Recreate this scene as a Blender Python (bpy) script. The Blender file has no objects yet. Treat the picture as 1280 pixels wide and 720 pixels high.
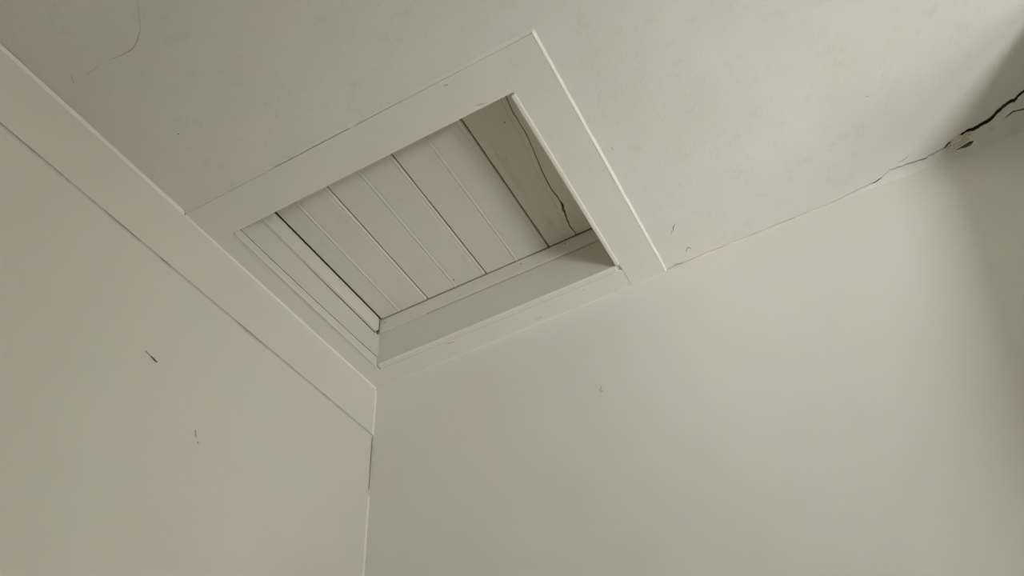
import bpy, bmesh, math, random
from mathutils import Matrix, Vector, noise

random.seed(7)
scene = bpy.context.scene
COL = scene.collection
H = 2.70                        # ceiling height; below, z is written relative to the ceiling

# ------------------------------------------------------------------ camera, world, light, exposure
cam_data = bpy.data.cameras.new('camera')
cam_data.sensor_width = 36.0
cam_data.lens = 1004.58 * 36.0 / 1280.0
cam_data.clip_start = 0.02
cam = bpy.data.objects.new('camera', cam_data)
COL.objects.link(cam)
R = ((0.8813498281155233, 0.4680726502697679, -0.06426876807729491),
     (-0.3721584259921639, 0.6039807129376735, -0.7047732999783227),
     (-0.29106800999727306, 0.6450699903644064, 0.706515478307087))
cam.matrix_world = Matrix(((R[0][0], -R[1][0], -R[2][0], 1.0124),
                           (R[0][1], -R[1][1], -R[2][1], -1.33441),
                           (R[0][2], -R[1][2], -R[2][2], -1.3124 + H),
                           (0, 0, 0, 1)))
scene.camera = cam

world = bpy.data.worlds.new('world')
world.use_nodes = True
bgn = world.node_tree.nodes['Background']
bgn.inputs['Color'].default_value = (0.86, 0.93, 1.0, 1)
bgn.inputs['Strength'].default_value = 1.0
scene.world = world

RX = 3.60                       # end wall
RY = -1.80                      # back wall, with the window
WX0, WX1, WZ0, WZ1 = 2.55, 3.54, -2.16, -1.55   # the window opening
# daylight thrown up into the room by the sunlit ground outside the window
ld = bpy.data.lights.new('sunlit_ground_outside', 'AREA')
ld.shape = 'RECTANGLE'
ld.size = 1.0
ld.size_y = 0.9
ld.energy = 256.0
ld.color = (1.0, 0.988, 0.975)
lamp = bpy.data.objects.new('sunlit_ground_outside', ld)
COL.objects.link(lamp)
lamp.location = (4.20, -2.85, -2.95 + H)
lamp.rotation_euler = (Vector((1.0, -0.2, -0.2 + H)) - Vector(lamp.location)).to_track_quat('-Z', 'Y').to_euler()

# added soft fill for the left side, behind an invented end-wall window
VY0, VY1, VZ0, VZ1 = -1.55, -0.55, -1.95, -0.75
l2 = bpy.data.lights.new('end_fill_light', 'AREA')
l2.shape = 'RECTANGLE'
l2.size = 0.98
l2.size_y = 1.18
l2.energy = 24.8
l2.color = (1.0, 0.96, 0.895)
lamp2 = bpy.data.objects.new('end_fill_light', l2)
COL.objects.link(lamp2)
lamp2.location = (RX + 0.14, (VY0 + VY1) / 2, (VZ0 + VZ1) / 2 + H)
lamp2.rotation_euler = Vector((-1, 0, 0)).to_track_quat('-Z', 'Z').to_euler()

vs = scene.view_settings
scene.display_settings.display_device = 'sRGB'
vs.view_transform = 'Standard'
vs.look = 'None'
vs.gamma = 1.0
vs.use_curve_mapping = False
vs.exposure = 0.04
scene.cycles.use_denoising = True
scene.cycles.max_bounces = 12
scene.cycles.diffuse_bounces = 10
scene.cycles.sample_clamp_indirect = 4.0


# ------------------------------------------------------------------ materials
def paint(name, base, tint_a, tint_b, blotch=0.6, bump=0.12, bump_scale=60.0, rough=0.55, stretch=(1, 1, 1),
          dirt=None, dirt_amount=0.0):
    m = bpy.data.materials.new(name)
    m.use_nodes = True
    nt = m.node_tree
    N, L = nt.nodes, nt.links
    b = N['Principled BSDF']
    b.inputs['Roughness'].default_value = rough
    b.inputs['Specular IOR Level'].default_value = 0.35
    tc = N.new('ShaderNodeTexCoord')
    mp = N.new('ShaderNodeMapping')
    mp.inputs['Scale'].default_value = stretch
    L.new(tc.outputs['Object'], mp.inputs['Vector'])

    def nz(scale, detail, rough_=0.55, off=0.0):
        n = N.new('ShaderNodeTexNoise')
        n.inputs['Scale'].default_value = scale
        n.inputs['Detail'].default_value = detail
        n.inputs['Roughness'].default_value = rough_
        if off:
            a = N.new('ShaderNodeVectorMath')
            a.operation = 'ADD'
            a.inputs[1].default_value = (off, off * 1.7, -off)
            L.new(mp.outputs['Vector'], a.inputs[0])
            L.new(a.outputs[0], n.inputs['Vector'])
        else:
            L.new(mp.outputs['Vector'], n.inputs['Vector'])
        return n

    def ramp(src, lo, hi):
        r = N.new('ShaderNodeMapRange')
        r.inputs['From Min'].default_value = lo
        r.inputs['From Max'].default_value = hi
        r.clamp = True
        L.new(src, r.inputs['Value'])
        return r

    def mix(fac, a, bcol, k=1.0):
        mx = N.new('ShaderNodeMix')
        mx.data_type = 'RGBA'
        mu = N.new('ShaderNodeMath')
        mu.operation = 'MULTIPLY'
        mu.inputs[1].default_value = k
        L.new(fac, mu.inputs[0])
        L.new(mu.outputs[0], mx.inputs[0])
        if isinstance(a, tuple):
            mx.inputs[6].default_value = (*a, 1)
        else:
            L.new(a, mx.inputs[6])
        mx.inputs[7].default_value = (*bcol, 1)
        return mx.outputs[2]

    c = mix(ramp(nz(5.0, 3).outputs['Fac'], 0.42, 0.68).outputs[0], base, tint_a, blotch)
    c = mix(ramp(nz(6.5, 3, off=7.3).outputs['Fac'], 0.45, 0.70).outputs[0], c, tint_b, blotch)
    if dirt:
        c = mix(ramp(nz(26.0, 5, 0.7, off=3.1).outputs['Fac'], 0.56, 0.78).outputs[0], c, dirt, dirt_amount)
        c = mix(ramp(nz(210.0, 2, 0.5, off=11.0).outputs['Fac'], 0.70, 0.80).outputs[0], c, dirt, dirt_amount)
    L.new(c, b.inputs['Base Color'])
    n1 = nz(bump_scale, 4, 0.6, off=1.2)
    n2 = nz(9.0, 2, 0.5, off=5.0)
    ad = N.new('ShaderNodeMath')
    ad.operation = 'MULTIPLY_ADD'
    ad.inputs[1].default_value = 3.0
    L.new(n2.outputs['Fac'], ad.inputs[0])
    L.new(n1.outputs['Fac'], ad.inputs[2])
    bp = N.new('ShaderNodeBump')
    bp.inputs['Strength'].default_value = bump
    bp.inputs['Distance'].default_value = 0.004
    L.new(ad.outputs[0], bp.inputs['Height'])
    L.new(bp.outputs['Normal'], b.inputs['Normal'])
    return m


M_CEIL = paint('ceiling_paint', (0.765, 0.755, 0.715), (0.765, 0.73, 0.69), (0.73, 0.735, 0.685), 0.55, 0.20, 55, 0.6,
               dirt=(0.60, 0.575, 0.52), dirt_amount=0.4)
M_WALL_R = paint('wall_paint', (0.75, 0.74, 0.70), (0.75, 0.715, 0.675), (0.715, 0.72, 0.67), 0.45, 0.14, 45, 0.6)
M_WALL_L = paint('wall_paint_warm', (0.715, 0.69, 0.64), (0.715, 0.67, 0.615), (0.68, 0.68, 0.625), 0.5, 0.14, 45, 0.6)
M_TRIM = paint('trim_paint', (0.765, 0.75, 0.705), (0.765, 0.73, 0.685), (0.735, 0.735, 0.69), 0.5, 0.12, 70, 0.5,
               dirt=(0.55, 0.51, 0.45), dirt_amount=0.15)
M_PLANK = paint('plank_paint', (0.705, 0.68, 0.625), (0.69, 0.645, 0.585), (0.66, 0.66, 0.60), 0.7, 0.22, 90, 0.55,
                stretch=(1, 0.18, 1), dirt=(0.48, 0.43, 0.36), dirt_amount=0.28)
M_PLANK_OLD = paint('plank_paint_stained', (0.72, 0.685, 0.615), (0.70, 0.645, 0.57), (0.67, 0.655, 0.585), 0.7, 0.25, 90, 0.6,
                    stretch=(1, 0.18, 1), dirt=(0.36, 0.30, 0.23), dirt_amount=0.4)
M_LINING = paint('lining_paint', (0.655, 0.64, 0.585), (0.66, 0.63, 0.575), (0.625, 0.625, 0.565), 0.6, 0.14, 70, 0.5,
                 dirt=(0.45, 0.42, 0.36), dirt_amount=0.2)
M_BATTEN = paint('batten_paint', (0.70, 0.68, 0.63), (0.70, 0.66, 0.605), (0.67, 0.665, 0.61), 0.6, 0.14, 70, 0.5,
                 dirt=(0.50, 0.46, 0.40), dirt_amount=0.25)
M_CAULK = paint('caulk_paint', (0.84, 0.83, 0.79), (0.82, 0.80, 0.76), (0.80, 0.80, 0.75), 0.5, 0.25, 120, 0.4)
M_PLASTER = paint('broken_plaster', (0.68, 0.65, 0.59), (0.62, 0.56, 0.49), (0.62, 0.60, 0.54), 0.9, 0.8, 180, 0.9,
                  dirt=(0.30, 0.24, 0.18), dirt_amount=0.6)
M_CRACK = paint('crack_dirt_and_shade', (0.10, 0.085, 0.065), (0.13, 0.105, 0.08), (0.08, 0.07, 0.055), 0.8, 0.2, 200, 0.95)  # also colours the dark strips that stand for shade in joints
M_SCUFF = paint('scuff_dirt_and_shade', (0.50, 0.47, 0.41), (0.47, 0.43, 0.37), (0.50, 0.48, 0.42), 0.8, 0.2, 200, 0.9)  # also colours the painted shade line under the far batten
M_NAIL = paint('rusty_nail', (0.10, 0.075, 0.055), (0.13, 0.08, 0.05), (0.07, 0.06, 0.05), 0.8, 0.3, 300, 0.8)
M_ROOF = paint('raw_timber', (0.20, 0.15, 0.10), (0.17, 0.12, 0.08), (0.15, 0.12, 0.09), 0.8, 0.3, 60, 0.9)
M_FLOOR = paint('floor_boards_paint', (0.36, 0.33, 0.29), (0.33, 0.30, 0.26), (0.30, 0.28, 0.25), 0.7, 0.2, 60, 0.5)
M_GLASS = bpy.data.materials.new('window_glass')
M_GLASS.use_nodes = True
_n = M_GLASS.node_tree.nodes
_l = M_GLASS.node_tree.links
_n.remove(_n['Principled BSDF'])
_t = _n.new('ShaderNodeBsdfTransparent')
_g = _n.new('ShaderNodeBsdfGlossy')
_g.inputs['Roughness'].default_value = 0.05
_m = _n.new('ShaderNodeMixShader')
_m.inputs[0].default_value = 0.06
_l.new(_t.outputs[0], _m.inputs[1])
_l.new(_g.outputs[0], _m.inputs[2])
_l.new(_m.outputs[0], _n['Material Output'].inputs['Surface'])


# ------------------------------------------------------------------ helpers
def link(name, verts, faces, mat, parent=None, smooth=False, weld=False):
    me = bpy.data.meshes.new(name)
    me.from_pydata([(x, y, z + H) for x, y, z in verts], [], faces)
    bm = bmesh.new()
    bm.from_mesh(me)
    if weld:
        bmesh.ops.remove_doubles(bm, verts=bm.verts, dist=1e-5)
    bmesh.ops.recalc_face_normals(bm, faces=bm.faces)
    bm.to_mesh(me)
    bm.free()
    me.materials.append(mat)
    if smooth:
        for p in me.polygons:
            p.use_smooth = True
    o = bpy.data.objects.new(name, me)
    COL.objects.link(o)
    if parent:
        o.parent = parent
        o.matrix_parent_inverse = Matrix.Translation(-parent.location)
    return o


def structure(o):
    o['kind'] = 'structure'
    return o


def thing(name, loc, label, category):
    o = bpy.data.objects.new(name, None)
    o.empty_display_size = 0.05
    o.location = (loc[0], loc[1], loc[2] + H)
    o['label'] = label
    o['category'] = category
    COL.objects.link(o)
    return o


def box(name, x0, x1, y0, y1, z0, z1, mat, parent=None, bevel=0.0015, seg=2):
    me = bpy.data.meshes.new(name)
    bm = bmesh.new()
    bmesh.ops.create_cube(bm, size=1.0)
    for v in bm.verts:
        v.co = Vector((x0 if v.co.x < 0 else x1, y0 if v.co.y < 0 else y1, (z0 if v.co.z < 0 else z1) + H))
    if bevel:
        bmesh.ops.bevel(bm, geom=list(bm.edges), offset=bevel, segments=seg, profile=0.5, affect='EDGES')
    bm.to_mesh(me)
    bm.free()
    me.materials.append(mat)
    for p in me.polygons:
        p.use_smooth = bevel > 0
    o = bpy.data.objects.new(name, me)
    COL.objects.link(o)
    if bevel:
        md = o.modifiers.new('normals', 'WEIGHTED_NORMAL')
        md.keep_sharp = True
    if parent:
        o.parent = parent
        o.matrix_parent_inverse = Matrix.Translation(-parent.location)
    return o


def lerp(tab, x):
    if x <= tab[0][0]:
        return tab[0][1]
    for (a, va), (b, vb) in zip(tab, tab[1:]):
        if x <= b:
            return va + (vb - va) * (x - a) / (b - a)
    return tab[-1][1]


def steps(*segs):
    """segs: (start, stop, step) ... joined, ascending"""
    out = []
    for a, b, s in segs:
        n = max(1, round((b - a) / s))
        for i in range(n):
            out.append(a + (b - a) * i / n)
    out.append(segs[-1][1])
    return out


def sheet(us, vs_, fn, hole=None):
    verts, faces = [], []
    nv = len(vs_)
    for u in us:
        for v in vs_:
            verts.append(fn(u, v))
    for i in range(len(us) - 1):
        for j in range(nv - 1):
            if hole and hole((us[i] + us[i + 1]) / 2, (vs_[j] + vs_[j + 1]) / 2):
                continue
            a = i * nv + j
            faces.append((a, a + 1, a + nv + 1, a + nv))
    return verts, faces


def extrude(section_pts, path, closed=True):
    """section at each path index given as a list of 3-D rings"""
    verts, faces = [], []
    n = len(section_pts[0])
    for ring in section_pts:
        verts += ring
    m = len(section_pts)
    for i in range(m - 1):
        for k in range(n if closed else n - 1):
            a, b = i * n + k, i * n + (k + 1) % n
            faces.append((a, b, b + n, a + n))
    if closed:
        faces.append(tuple(range(n)))
        faces.append(tuple(range((m - 1) * n, m * n)))
    return verts, faces


def nz(x, y=0.0, z=0.0):
    return noise.noise(Vector((x, y, z)))


def ribbon(name, pts, widths, axis, mat, parent, off=0.0006, jag=0.3):
    """a tapering crack or chip lying on a surface; axis is the surface normal axis (0,1,2), off its signed lift"""
    P = []
    for i in range(len(pts) - 1):
        a, b = Vector(pts[i]), Vector(pts[i + 1])
        for k in range(4):
            t = k / 4
            P.append((a.lerp(b, t), widths[i] + (widths[i + 1] - widths[i]) * t))
    P.append((Vector(pts[-1]), widths[-1]))
    nrm = Vector((0, 0, 0))
    nrm[axis] = 1
    rings = []
    for i, (c, w) in enumerate(P):
        d = (P[min(i + 1, len(P) - 1)][0] - P[max(i - 1, 0)][0]).normalized()
        s = d.cross(nrm).normalized()
        jc = s * (w * jag * (random.random() - 0.5) * 2)
        hw = max(w, 0.00025) / 2 * (0.75 + 0.5 * random.random())
        lift = Vector((0, 0, 0))
        lift[axis] = off
        low = Vector((0, 0, 0))
        low[axis] = -off * 0.5
        rings.append([tuple(c + jc - s * hw + low), tuple(c + jc - s * hw * 0.5 + lift),
                      tuple(c + jc + s * hw * 0.5 + lift), tuple(c + jc + s * hw + low)])
    v, f = extrude(rings, None, True)
    return link(name, v, f, mat, parent)


# ------------------------------------------------------------------ ceiling
W, D = 0.80, 0.679              # outer size of the hatch surround
TA = 0.0055                      # surround thickness

# where the plaster has parted from the wall: distance of the ceiling's back edge from the wall
EDGE = [(0, .0002), (.800, .0002), (.806, .0010), (.818, .0016), (.823, .0055), (.834, .0050), (.843, .0010),
        (.862, .0003), (.872, .0018), (.900, .0022), (.912, .0008), (.930, .0014), (.950, .0006), (1.00, .0004),
        (1.06, .0014), (1.09, .0022), (1.11, .0005), (1.18, .0006), (1.205, .0030), (1.24, .0075), (1.283, .0127),
        (1.298, .0180), (1.313, .0284), (1.325, .0240), (1.345, .0235), (1.379, .0200), (1.40, .0225), (1.424, .0290),
        (1.432, .0370), (1.448, .0420), (1.462, .0492), (1.482, .0500), (1.514, .0590), (1.527, .0690), (1.540, .0790),
        (1.560, .0840), (1.578, .0945), (1.60, .101), (1.70, .145), (4.0, .18)]
# the open width of that crack
OPEN = [(0, 0), (1.19, 0), (1.215, .0006), (1.26, .0006), (1.278, .0026), (1.288, .0024), (1.296, .0005), (1.32, .0007),
        (1.37, .0009), (1.379, .0020), (1.390, .0006), (1.42, .0008), (1.427, .0050), (1.435, .0012), (1.450, .0020),
        (1.464, .0065), (1.50, .0075), (1.514, .0080), (1.54, .0090), (1.56, .0080), (1.578, .0060), (1.61, .005), (4, .005)]


def edge(x):
    j = 0.0
    if x > 1.2:
        j = 0.0034 * nz(x * 90, 3.1) + 0.0022 * nz(x * 230, 1.7)
    return lerp(EDGE, x) + j * min(1, max(0, (x - 1.2) / .06))


def ceil_z(x, y):
    z = 0.006 * nz(x * 2.1, y * 2.1, 4.2) + 0.0022 * nz(x * 7, y * 7, 9.1)
    dx = max(0, x - W, -x)
    dy = max(0, -D - y)
    d = math.hypot(dx, dy)
    k = min(1, max(0, (d - 0.01) / 0.25))
    k *= min(1, max(0, -y / 0.15)) * 0.8 + 0.2
    return z * k * k * (3 - 2 * k)


xs = steps((0, .794, .02), (.794, 1.18, .006), (1.18, 1.75, .003), (1.75, RX, .05))
ys = steps((RY, -1.0, .05), (-1.0, -.673, .02), (-.673, -.30, .03), (-.30, -.05, .02), (-.05, 0, .005))


def ceil_pt(x, y):
    e = edge(x)
    t = max(0.0, 1 + y / 0.30)
    yy = y - e * t
    return (x, yy, ceil_z(x, yy))


v, f = sheet(xs, ys, ceil_pt, lambda x, y: x < .794 and y > -.673)
# the broken lip, going up into the dark void
nv = len(ys)
base = len(v)
for i, x in enumerate(xs):
    px, py, pz = v[i * nv + nv - 1]
    v.append((px, py + 0.001, pz + 0.014))
for i in range(len(xs) - 1):
    if xs[i] < .793:
        continue
    a, b = i * nv + nv - 1, (i + 1) * nv + nv - 1
    f.append((a, b, base + i + 1, base + i))
ceiling = structure(link('ceiling', v, f, M_CEIL, smooth=True))
ceiling['label'] = 'off-white plastered ceiling around the hatch, cracked along the wall'

# strip of loosened filler between the crack and the wall, in two lips
SPLIT = [(1.19, .0004), (1.24, .004), (1.30, .008), (1.35, .010), (1.40, .010), (1.445, .0135), (1.462, .0150), (1.4715, .0170),
         (1.50, .025), (1.542, .0455), (1.555, .0515), (1.575, .0465), (1.60, .052), (1.70, .07), (4, .08)]
SPLIT_OPEN = [(1.19, 0), (1.440, 0), (1.450, .003), (1.460, .0085), (1.470, .0095), (1.477, .0), (1.536, 0), (1.543, .0022),
              (1.553, .0036), (1.562, .0026), (1.578, .0034), (1.61, .003), (4, .003)]


def cove_z(x, y):
    w = max(0.004, edge(x))
    t = min(1, max(0, 1 + y / w))
    return lerp([(1.2, .0008), (1.42, .0006), (1.46, -.0015)], x) - 0.010 * t ** 3 * min(1, w / .03) + 0.0018 * nz(x * 60, y * 60, 2) * min(1, max(.25, (x - 1.40) * 10)) - .0004


cxs = steps((1.19, 1.75, .003), (1.75, RX, .05))


def cove_upper(x, t):
    a = -(edge(x) - lerp(OPEN, x))
    b = -(lerp(SPLIT, x) + lerp(SPLIT_OPEN, x) / 2 + 0.0008 * nz(x * 200, 5))
    b = max(b, a)
    y = a + (b - a) * t
    return (x, y, cove_z(x, y) + (0.008 if t < -0.01 else 0))


def cove_lower(x, t):
    a = -(lerp(SPLIT, x) - lerp(SPLIT_OPEN, x) / 2 + 0.0008 * nz(x * 200, 5))
    a = max(a, -(edge(x) - lerp(OPEN, x)))
    y = a + (0.0 - a) * t
    return (x, y, cove_z(x, y))


tt = [i / 8 for i in range(9)]
v1, f1 = sheet(cxs, tt, cove_upper)
fill_a = link('filler_strip', v1, f1, M_CEIL, ceiling, smooth=True)
v1, f1 = sheet(cxs, tt, cove_lower)
fill_b = link('filler_strip', v1, f1, M_CEIL, ceiling, smooth=True)

# dark laths added behind the parted plaster to deepen the shade in its gaps
M_LATH = paint('dark_lath_backing', (0.15, 0.115, 0.085), (0.17, 0.12, 0.085), (0.13, 0.105, 0.08), 0.8, 0.4, 90, 0.95)
for k in range(5):
    box('backing_lath', .805, 2.6, -.002 - .034 * (k + 1) + .002, -.002 - .034 * k, .0150, .0215, M_LATH, ceiling, 0)

# the lump of broken plaster in the crack
bm = bmesh.new()
bmesh.ops.create_icosphere(bm, subdivisions=4, radius=1.0)
for vv in bm.verts:
    c = vv.co.copy()
    k = 1 + 0.55 * nz(c.x * 1.7, c.y * 1.7, c.z * 1.7 + 8) + 0.35 * nz(c.x * 4, c.y * 4, c.z * 4) + 0.15 * nz(c.x * 11, c.y * 11, c.z * 11)
    c *= k
    vv.co = Vector((1.4500 + c.x * .0215 + c.y * -.004, -.0315 + c.y * .0125 - c.x * .004, H - .0025 + c.z * .0080))
me = bpy.data.meshes.new('plaster_lump')
bm.to_mesh(me)
bm.free()
me.materials.append(M_PLASTER)
lump = bpy.data.objects.new('plaster_lump', me)
COL.objects.link(lump)
lump.parent = ceiling
lump['label'] = 'loose lump of broken plaster in the crack'

# little nicks, arcs and nail pops on the ceiling
for pts, ws, m in [
    ([(.2583, -1.055, 0), (.226, -1.0166, 0), (.2051, -1.0034, 0), (.1836, -.9951, 0), (.157, -.9964, 0), (.1325, -1.0, 0)],
     [.0004, .0008, .0020, .0022, .0018, .0004], M_SCUFF),
    ([(.108, -1.0, 0), (.0804, -.9997, 0)], [.0006, .0012], M_SCUFF),
    ([(.0569, -1.0133, 0), (.048, -.9977, 0)], [.0005, .0015], M_SCUFF),
    ([(.8680, -.1240, 0), (.8600, -.1140, 0), (.8570, -.1060, 0)], [.0004, .0016, .0006], M_CRACK),
    ([(.8550, -.1080, 0), (.8490, -.0975, 0)], [.0012, .0003], M_SCUFF),
    ([(.8610, -.0330, 0), (.8697, -.0424, 0), (.8745, -.0345, 0)], [.0004, .0018, .0004], M_CRACK),
    ([(.8250, -.3830, 0), (.8270, -.3740, 0)], [.0010, .0026], M_SCUFF),
    ([(1.300, -.2380, 0), (1.306, -.2365, 0)], [.0025, .0030], M_SCUFF),
    ([(1.330, -.0385, 0), (1.342, -.0400, 0), (1.353, -.0440, 0)], [.0008, .0035, .0010], M_SCUFF),
    ([(.1270, -.8290, 0), (.1295, -.8275, 0)], [.0020, .0020], M_CRACK),
]:
    pts = [(x, y, ceil_z(x, y)) for x, y, _ in pts]
    ribbon('hairline_crack', pts, ws, 2, m, ceiling, off=-.0006)

# ------------------------------------------------------------------ walls
def wall_r(x, z):
    y = 0.0022 * nz(x * 2.3, z * 2.3, 1.1) + 0.0008 * nz(x * 8, z * 8, 3.3)
    k = min(1, max(0, (-z - .02) / .3)) * min(1, max(0, (x - .02) / .2))
    return (x, y * k, z)


v, f = sheet(steps((0, RX, .03)), steps((-H, -.3, .06), (-.3, 0, .03), (0, .24, .08)), wall_r)
wall_right = structure(link('wall_right', v, f, M_WALL_R, smooth=True))
wall_right['label'] = 'plain off-white painted wall on the right'
ribbon('paint_chip', [(.5996, -.0005, -.2510), (.5950, -.0005, -.2630)], [.0010, .0035], 1, M_SCUFF, wall_right, off=-.0010)
ribbon('paint_chip', [(.5935, -.0005, -.2655), (.6010, -.0005, -.2650)], [.0012, .0022], 1, M_SCUFF, wall_right, off=-.0010)

BT = .147                       # depth of the board along the top of the left wall
GAP = [(-2.7, .001), (-1.06, .0014), (-1.0474, .0022), (-.978, .0026), (-.950, .0016), (-.9206, .0022), (-.900, .0010), (-.8345, .0012),
       (-.828, .0026), (-.76, .0032), (-.74, .0012), (-.70, .0010), (-.695, .0034), (-.676, .0036), (-.668, .0006),
       (-.60, .0010), (-.57, .0008), (-.49, .0010), (-.48, .0032), (-.40, .0026), (-.385, .0010), (-.30, .0006),
       (-.215, .0006), (-.20, .0022), (-.185, .0030), (-.17, .0010), (-.15, .0024), (-.10, .0018), (-.08, .0006), (0, .0005)]
CGAP = [(-2.7, .0003), (-.42, .0003), (-.40, .0006), (-.312, .0008), (-.300, .0020), (-.17, .0028), (-.155, .0014), (-.148, .0005)]


def wall_l(y, z):
    t = max(0.0, min(1.0, 1 + (z + BT) / .12))
    g = max(0.0, lerp(GAP, y) - .0012) * 1.35
    zz = z - (g + .0002 + min(g, .0006) * nz(y * 130, 2.2)) * t
    s = max(0.0, min(1.0, 1 + y / .12))
    yy = y - lerp(CGAP, z) * s
    x = 0.002 * nz(y * 2.3, z * 2.3, 6.1) * min(1, -y / .2) * min(1, (-z - BT + .001) / .3)
    return (x, yy, zz)


lys = steps((RY, -1.1, .05), (-1.1, 0, .005))
lzs = steps((-H, -.5, .08), (-.5, -BT, .01))
v, f = sheet(lys, lzs, wall_l)
n, m = len(lys), len(lzs)
b0 = len(v)                     # lip along the top, then along the corner, then the masonry behind
for i in range(n):
    x, y, z = v[i * m + m - 1]
    v.append((x - .02, y, z))
for i in range(n - 1):
    f.append((i * m + m - 1, (i + 1) * m + m - 1, b0 + i + 1, b0 + i))
b0 = len(v)
for j in range(m):
    x, y, z = v[(n - 1) * m + j]
    v.append((x - .02, y, z))
for j in range(m - 1):
    f.append(((n - 1) * m + j, (n - 1) * m + j + 1, b0 + j + 1, b0 + j))
b0 = len(v)
v += [(-.02, RY, -H), (-.02, .03, -H), (-.02, .03, .24), (-.02, RY, .24)]
f.append((b0, b0 + 1, b0 + 2, b0 + 3))
wall_left = structure(link('wall_left', v, f, M_WALL_L, smooth=False))
wall_left['label'] = 'plain off-white painted wall on the left'
for p in wall_left.data.polygons:
    p.use_smooth = p.area > 1e-9 and abs(p.normal.x) > .9
ribbon('paint_chip', [(.0005, -.6640, -.3580), (.0005, -.6500, -.3610)], [.0003, .0012], 0, M_SCUFF, wall_left, off=.0010)
ribbon('paint_chip', [(.0005, -.6500, -.3610), (.0005, -.6420, -.3625), (.0005, -.6350, -.3642)], [.0010, .0026, .0014], 0, M_CRACK,
       wall_left, off=.0010)
ribbon('paint_chip', [(.0005, -.5195, -.4400), (.0005, -.5130, -.4520)], [.0003, .0014], 0, M_SCUFF, wall_left, off=.0010)
ribbon('paint_chip', [(.0005, -.5080, -.4585), (.0005, -.5050, -.4610)], [.0018, .0018], 0, M_SCUFF, wall_left, off=.0010)

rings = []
for k in range(17):             # dark strip standing for the shade inside the open corner crack
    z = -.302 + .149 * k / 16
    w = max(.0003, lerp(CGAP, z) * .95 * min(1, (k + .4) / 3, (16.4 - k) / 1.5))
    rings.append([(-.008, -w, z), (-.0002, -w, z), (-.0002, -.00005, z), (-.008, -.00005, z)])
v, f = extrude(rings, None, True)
link('shade_line', v, f, M_CRACK, wall_left)

trim = structure(box('trim_1', -.018, .0005, RY, -.0002, -BT, .0, M_WALL_L, None, bevel=.0003))
trim['label'] = 'flat painted board running along the top of the left wall'


# rounded paint and caulk in the angles
def fillet(name, axis, a, b, org, du, dv, size, mat, parent, n=None, jag=.35, taper=0.0, conv=.25, wob=1.0):
    """a small triangular fillet along x (axis 0), y (1) or z (2) from a to b; org = fixed coords of the angle,
    du, dv = the two directions in which it spreads"""
    n = n or max(8, int(abs(b - a) / .012))
    rings = []
    for i in range(n + 1):
        t = i / n
        s_ = a + (b - a) * t
        r = size * (1 + jag * nz(s_ * 38 * wob, axis * 3.1, size * 900) + .5 * jag * nz(s_ * 140 * wob, 7.7, axis))
        if taper:
            r *= min(1, (t + .02) / taper, (1.02 - t) / taper)
        c = [0, 0, 0]
        c[axis] = s_
        o1 = [k for k in range(3) if k != axis]
        c[o1[0]], c[o1[1]] = org
        c = Vector(c)
        U, V = Vector(du), Vector(dv)
        rings.append([tuple(c), tuple(c + U * r), tuple(c + (U + V) * r * (.5 - conv * -.35)), tuple(c + V * r)])
    v, f = extrude(rings, None, True)
    return link(name, v, f, mat, parent, smooth=False)


fillet('caulk_bead', 1, RY, -D - .002, (.0005, .0), (.75, 0, 0), (0, 0, -1.35), .0050, M_CAULK, trim, jag=.15)
fillet('caulk_bead', 1, -D + .002, -.004, (.0005, -TA), (1.1, 0, 0), (0, 0, -1), .0030, M_CAULK, trim, jag=.35)
fillet('caulk_bead', 0, W + .045, 1.19, (0, 0), (0, -1, 0), (0, 0, -1), .0017, M_CEIL, wall_right, jag=.9)
fillet('caulk_bead', 0, .03, W - .002, (0, -TA), (0, -1, 0), (0, 0, -1), .0014, M_TRIM, wall_right, jag=.9)
fillet('caulk_bead', 2, -.150, -.012, (0.0005, 0), (1, 0, 0), (0, -1, 0), .0030, M_CAULK, wall_right, jag=.4)
fillet('caulk_bead', 2, -H, -.32, (0.0, 0), (1, 0, 0), (0, -1, 0), .0036, M_CAULK, wall_right, jag=.4)

# the rest of the room, out of the picture
v, f = sheet([-.02, WX0, WX1, RX], [-H, WZ0, WZ1, .24], lambda x, z: (x, RY, z),
             lambda x, z: WX0 < x < WX1 and WZ0 < z < WZ1)
wall_back = structure(link('wall_back', v, f, M_WALL_R))
def reveal(corners, d, parent):
    rv, rf = [], []
    for c in corners:
        rv += [c, tuple(Vector(c) + Vector(d))]
    for k in range(4):
        a, b = 2 * k, 2 * ((k + 1) % 4)
        rf.append((a, b, b + 1, a + 1))
    return link('window_reveal', rv, rf, M_WALL_R, parent)


reveal([(WX0, RY, WZ0), (WX1, RY, WZ0), (WX1, RY, WZ1), (WX0, RY, WZ1)], (0, -.12, 0), wall_back)
win = structure(box('window_1', WX0, WX0 + .04, RY - .09, RY - .05, WZ0, WZ1, M_TRIM, None, .002))
box('window_frame', WX1 - .04, WX1, RY - .09, RY - .05, WZ0, WZ1, M_TRIM, win, .002)
box('window_frame', WX0 + .04, WX1 - .04, RY - .09, RY - .05, WZ1 - .04, WZ1, M_TRIM, win, .002)
box('window_frame', WX0 + .04, WX1 - .04, RY - .09, RY - .05, WZ0, WZ0 + .04, M_TRIM, win, .002)
box('pane', WX0 + .038, WX1 - .038, RY - .072, RY - .068, WZ0 + .038, WZ1 - .038, M_GLASS, win, 0)
v, f = sheet([RY, VY0, VY1, .03], [-H, VZ0, VZ1, .24], lambda y, z: (RX, y, z),
             lambda y, z: VY0 < y < VY1 and VZ0 < z < VZ1)
wall_end = structure(link('wall_end', v, f, M_WALL_R))
reveal([(RX, VY0, VZ0), (RX, VY1, VZ0), (RX, VY1, VZ1), (RX, VY0, VZ1)], (.12, 0, 0), wall_end)
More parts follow.
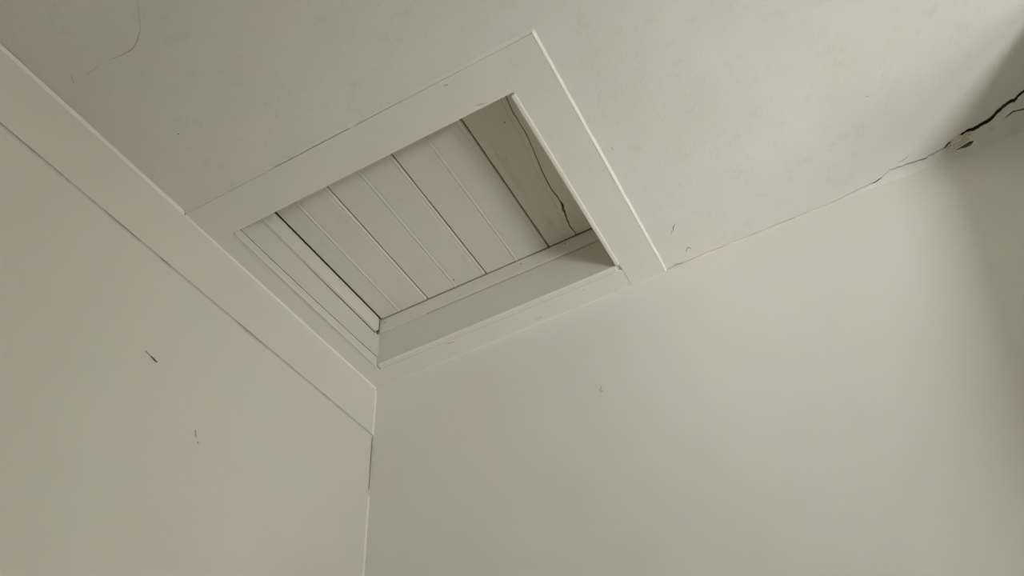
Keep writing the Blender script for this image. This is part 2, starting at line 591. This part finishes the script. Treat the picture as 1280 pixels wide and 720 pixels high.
win2 = structure(box('added_window_2', RX + .05, RX + .09, VY0, VY0 + .04, VZ0, VZ1, M_TRIM, None, .002))  # invented window, added to carry the fill light
box('window_frame', RX + .05, RX + .09, VY1 - .04, VY1, VZ0, VZ1, M_TRIM, win2, .002)
box('window_frame', RX + .05, RX + .09, VY0 + .04, VY1 - .04, VZ1 - .04, VZ1, M_TRIM, win2, .002)
box('window_frame', RX + .05, RX + .09, VY0 + .04, VY1 - .04, VZ0, VZ0 + .04, M_TRIM, win2, .002)
box('pane', RX + .068, RX + .072, VY0 + .038, VY1 - .038, VZ0 + .038, VZ1 - .038, M_GLASS, win2, 0)
structure(link('floor', [(-.02, RY, -H), (RX, RY, -H), (RX, .0, -H), (-.02, .0, -H)], [(0, 1, 2, 3)], M_FLOOR))
structure(link('roof_underside', [(-.02, RY, .24), (RX, RY, .24), (RX, .03, .24), (-.02, .03, .24)], [(0, 1, 2, 3)], M_ROOF))
pf = [(-.002, -.012), (-.312, -.012), (-.312, -.38), (-.46, -.95), (-.46, -H + .002), (-.002, -H + .002)]  # downward flare invented to shade the lower right wall
v, f = extrude([[(x, y, z) for y, z in pf] for x in (1.655, 2.45)], None, True)
structure(link('wall_pier', v, f, M_WALL_R))

# ------------------------------------------------------------------ hatch surround
IX0, IX1, IY0, IY1 = .054, .7165, -.592, -.060      # inner edges of the flat boards
surround = thing('hatch_surround', (W / 2, -D / 2, -TA), 'off-white painted timber surround lining the square ceiling hatch', 'hatch frame')
box('surround_board', .0005, IX1 - .0008, IY1, -.0005, -TA, 0, M_TRIM, surround, .0006)
box('surround_board', .0005, IX0 - .0032, IY0 + .0001, IY1 - .0001, -TA, 0, M_TRIM, surround, .0008)
box('surround_board', .0005, IX1 - .00001, -D, IY0, -TA, 0, M_TRIM, surround, .00015)
box('surround_board', IX1, W, -D, -.0005, -TA, 0, M_TRIM, surround, .00015)
LX0, LX1, LY0, LY1 = .0555, .7115, -.588, -.0762    # faces of the lining
ZT = .178
CRACK_Z = [(-.60, .0175), (-.48, .0165), (-.31, .0180), (-.15, .0210), (-.07, .0240)]


def strip(name, x0, x1, y0, y1, lo, hi, mat):
    rings = []
    for y in steps((y0, y1, .008)):
        a, b = lo(y), hi(y)
        rings.append([(x0, y, a), (x1 - .0012, y, a), (x1, y, a + .0012), (x1, y, b - .0008), (x1 - .0008, y, b), (x0, y, b)])
    v, f = extrude(rings, None, True)
    return link(name, v, f, mat, surround)


def crack_z(y):
    return lerp(CRACK_Z, y) + .0004 * nz(y * 60, 3)


# the left lining board stops above a crooked crack over its edge bead
strip('lining_board', LX0 - .018, LX0, LY0 - .001, LY1 + .001, crack_z, lambda y: ZT, M_LINING)
strip('edge_bead', IX0 - .003, LX0 + .0002, -.590, -.0775, lambda y: -.0078,
      lambda y: crack_z(y) - .0026 - .0006 * nz(y * 45, 9), M_BATTEN)
strip('shade_line', LX0 - .008, LX0 - .0002, -.586, LY1 - .004, lambda y: crack_z(y) - .0036, lambda y: crack_z(y) + .0001, M_CRACK)  # dark strip in the slot, standing for the shade inside the crack
strip('shade_line', LX0 - .001, LX0 + .0018, -.385, -.094, lambda y: .0924 - .0009 * max(0, min(1, (y + .39) / .15)), lambda y: .0932, M_CRACK)  # dark strip painting the shade line beneath the left batten
strip('shade_line', LX0 - .001, LX0 + .0022, -.0897, -.0828, lambda y: .0930 + (y + .0828) * -.4, lambda y: .1120 + (y + .0828) * 1.2, M_CRACK)  # dark patch standing for the shaded void at the batten's end
box('lining_board', LX1, LX1 + .018, LY0 - .001, LY1 + .001, -.001, ZT, M_LINING, surround, .001)
box('lining_board', LX0 - .018, LX1 + .018, LY1 + .001, LY1 + .019, -.001, ZT, M_LINING, surround, .001)
box('lining_board', LX0 - .018, LX1 + .018, LY0 - .019, LY0 - .001, -.001, ZT, M_LINING, surround, .001)
# small rounded beads along the mouth of the opening
box('edge_bead', IX0 + .004, .7075, -.0795, IY1 - .0011, -.0075, -.0008, M_TRIM, surround, .003, 3)
box('edge_bead', .7075, IX1 + .002, -.588, -.0800, -.0085, .004, M_TRIM, surround, .0035, 4)
# caulk round the outside, split from the near board for part of its length
for x0, x1, g in ((.006, .232, .0007), (.232, .410, .0019), (.410, .425, .0004), (.425, .520, .0013), (.520, W + .004, .0007)):
    fillet('caulk_bead', 0, x0, x1, (-D - g, 0), (0, -1.2, 0), (0, 0, -1), .0050, M_CEIL, surround, jag=.25)
fillet('caulk_bead', 1, -D - .004, -.002, (W + .0003, 0), (.8, 0, 0), (0, 0, -1), .0060, M_CAULK, surround, jag=.25)
for pts, ws, m in [
    ([(.613, -.668, 0), (.620, -.666, 0)], [.003, .003], M_SCUFF),
    ([(.640, -.603, 0), (.652, -.6005, 0), (.660, -.598, 0)], [.0005, .0030, .0006], M_SCUFF),
    ([(.244, -.0560, 0), (.256, -.0530, 0), (.268, -.0525, 0)], [.0005, .0032, .0006], M_SCUFF),
    ([(.470, -.0200, 0), (.490, -.0160, 0)], [.0004, .0016], M_SCUFF),
    ([(.6120, -.0480, 0), (.6150, -.0475, 0)], [.0022, .0022], M_SCUFF),
]:
    ribbon('paint_chip', [(x, y, -TA) for x, y, _ in pts], ws, 2, m, surround, off=-.0006)


# stop battens that carry the cover
def batten_side(x0, x1, y0, y1, z0, z1, r, name='stop_batten'):
    prof = [(y0, z0), (y0, z1)]
    for k in range(5):
        a = math.radians(90 - 90 * k / 4)
        prof.append((y1 - r * .5 + r * .5 * math.cos(a), z1 - r * .5 + r * .5 * math.sin(a)))
    for k in range(7):
        a = math.radians(0 - 90 * k / 6)
        prof.append((y1 - r + r * math.cos(a), z0 + r + r * math.sin(a)))
    rings = [[(x0, y, z) for y, z in prof], [(x1 - .0012, y, z) for y, z in prof],
             [(x1, y + (-.0012 if y > y0 else 0), z + (.0012 if z < (z0 + z1) / 2 else -.0006)) for y, z in prof]]
    v, f = extrude(rings, None, True)
    return link(name, v, f, M_BATTEN, surround)


ZL = .1425                      # underside of the cover
batten_side(LX0 + .0008, .0635, LY0, -.0905, .0925, ZL - .0006, .013)
box('stop_batten', LX1 - .009, LX1, LY0, LY1 - .008, .098, ZL - .0005, M_TRIM, surround, .002)
bf = box('stop_batten', LX0 + .004, LX1 - .0005, LY1 - .0062, LY1 + .001, .1010, ZL - .0006, M_BATTEN, surround, .0010, 2)
box('stop_batten', LX0 + .010, LX1 - .010, LY0 - .001, LY0 + .008, .100, ZL - .0022, M_TRIM, surround, .002)
box('shade_line', .20, LX1 - .002, LY1 - .0022, LY1 + .0005, .0998, .1011, M_SCUFF, surround, 0)  # grey strip painted in as a shade line below the far batten
for x, z in [(.0775, .1270), (.4776, .1275), (.5989, .1320)]:
    bm = bmesh.new()
    bmesh.ops.create_uvsphere(bm, u_segments=10, v_segments=6, radius=.0019)
    for vv in bm.verts:
        vv.co = Vector((x + vv.co.x, LY1 - .0062 + vv.co.y * .5, z + vv.co.z + H))
    me = bpy.data.meshes.new('nail')
    bm.to_mesh(me)
    bm.free()
    me.materials.append(M_NAIL)
    o = bpy.data.objects.new('nail', me)
    COL.objects.link(o)
    o.parent = surround
    o.matrix_parent_inverse = Matrix.Translation(-surround.location)

# ------------------------------------------------------------------ hatch cover of beaded boards
cover = thing('hatch_cover', (W / 2, -D / 2, ZL), 'grimy off-white hatch cover of beaded tongue-and-groove boards closing the opening', 'hatch cover')
PY0, PY1, PT = LY0 + .002, LY1 - .0086, .016


def groove(c, w=.0060, d=.0010):
    """a small round bead between two quirks, centred on c"""
    out = [(c - w, 0), (c - w * .8, d), (c - w * .62, d)]
    for k in range(5):
        a = math.pi * (1 - k / 4)
        out.append((c + w * .55 * math.cos(a), d * .9 - d * 2.3 * math.sin(a)))
    out += [(c + w * .62, d), (c + w * .8, d), (c + w, 0)]
    return out


def plank(x0, x1, centre, dz, mat, gl=.0012, gr=.0012, split=None):
    z0 = ZL + dz
    prof = [(x0 + gl, .0030), (x0 + gl + .0016, 0)]
    if centre:
        prof += groove(centre)
    # a bead along the right-hand edge
    if x1 < .70:
        prof += [(x1 - .0125, 0), (x1 - .0110, .0009), (x1 - .0092, .0002), (x1 - .0060, -.0001), (x1 - .0035, .0004)]
    prof += [(x1 - gr - .0008, .0022), (x1 - gr, .0042)]
    yy = steps((PY0, PY1, .02))
    rings = []
    for y in yy:
        w = .0004 * nz(y * 9, x0 * 30)
        rings.append([(x + w, y, z0 + z + .0006 * nz(y * 5, x * 12, 3)) for x, z in prof] +
                     [(x1 - gr, y, z0 + PT), (x0 + gl, y, z0 + PT)])
    v, f = extrude(rings, None, True)
    return link('plank', v, f, mat, cover)


JN = [.0646, .2085, .3810, .5562, LX1 - .002]
plank(JN[0], JN[1], .1215, .0008, M_PLANK, gr=.0011)
plank(JN[1], JN[2], .2930, .0012, M_PLANK, gl=.0011, gr=.0013)
plank(JN[2], JN[3], .4680, .0004, M_PLANK, gl=.0013, gr=.0016)
# the last board has split along its length
SP = [(-.60, .6690), (-.500, .6640), (-.468, .6590), (-.403, .6585), (-.360, .6530), (-.330, .6495), (-.290, .6430), (-.2456, .6400),
      (-.200, .6425), (-.1815, .6420), (-.170, .6360), (-.1642, .6380), (-.140, .6320), (-.1178, .6290), (-.100, .6310), (-.07, .6300)]
SO = [(-.60, .0012), (-.47, .0013), (-.35, .0014), (-.30, .0020), (-.24, .0022), (-.195, .0026), (-.186, .0060), (-.172, .0072),
      (-.164, .0030), (-.12, .0028), (-.07, .0020)]
sy = steps((PY0, PY1, .004))
for side in (0, 1):
    rings = []
    for y in sy:
        c = lerp(SP, y) + .0014 * nz(y * 120, 4.4)
        o = lerp(SO, y) / 2 * (1 + .4 * nz(y * 160, 8.1))
        z0 = ZL + (.0008 if side == 0 else .0022)
        if side == 0:
            x0, x1 = JN[3] + .0016, c - o
            pr = [(x0, .0030), (x0 + .0016, 0)]
            g0 = .6380 if False else None
            pr += [(x1 - .012, .0), (x1 - .0108, .0010), (x1 - .0092, .0)] + [(x1 - .0006, 0), (x1, .0008)]
        else:
            x0, x1 = c + o, JN[4]
            pr = [(x0, .0008), (x0 + .0006, 0), ((x0 + x1) / 2, 0.0), (x1 - .001, 0), (x1, .001)]
        rings.append([(x, y, z0 + z + .0006 * nz(y * 5, x * 12, 3)) for x, z in pr] + [(x1, y, z0 + PT), (x0, y, z0 + PT)])
    v, f = extrude(rings, None, True)
    o = link('plank', v, f, M_PLANK_OLD, cover)
    o['label'] = 'stained board split along its length'
# rails nailed across the back of the cover
box('back_rail', JN[0] + .03, JN[4] - .03, -.50, -.43, ZL + PT + .0025, ZL + PT + .022, M_ROOF, cover, .002)
box('back_rail', JN[0] + .03, JN[4] - .03, -.23, -.16, ZL + PT + .0025, ZL + PT + .022, M_ROOF, cover, .002)
for x, y in [(.6316, -.4540), (.300, -.110), (.690, -.160)]:
    ribbon('nail_mark', [(x, y, ZL), (x + .002, y + .002, ZL)], [.0024, .0024], 2, M_NAIL, cover, off=-.0008)
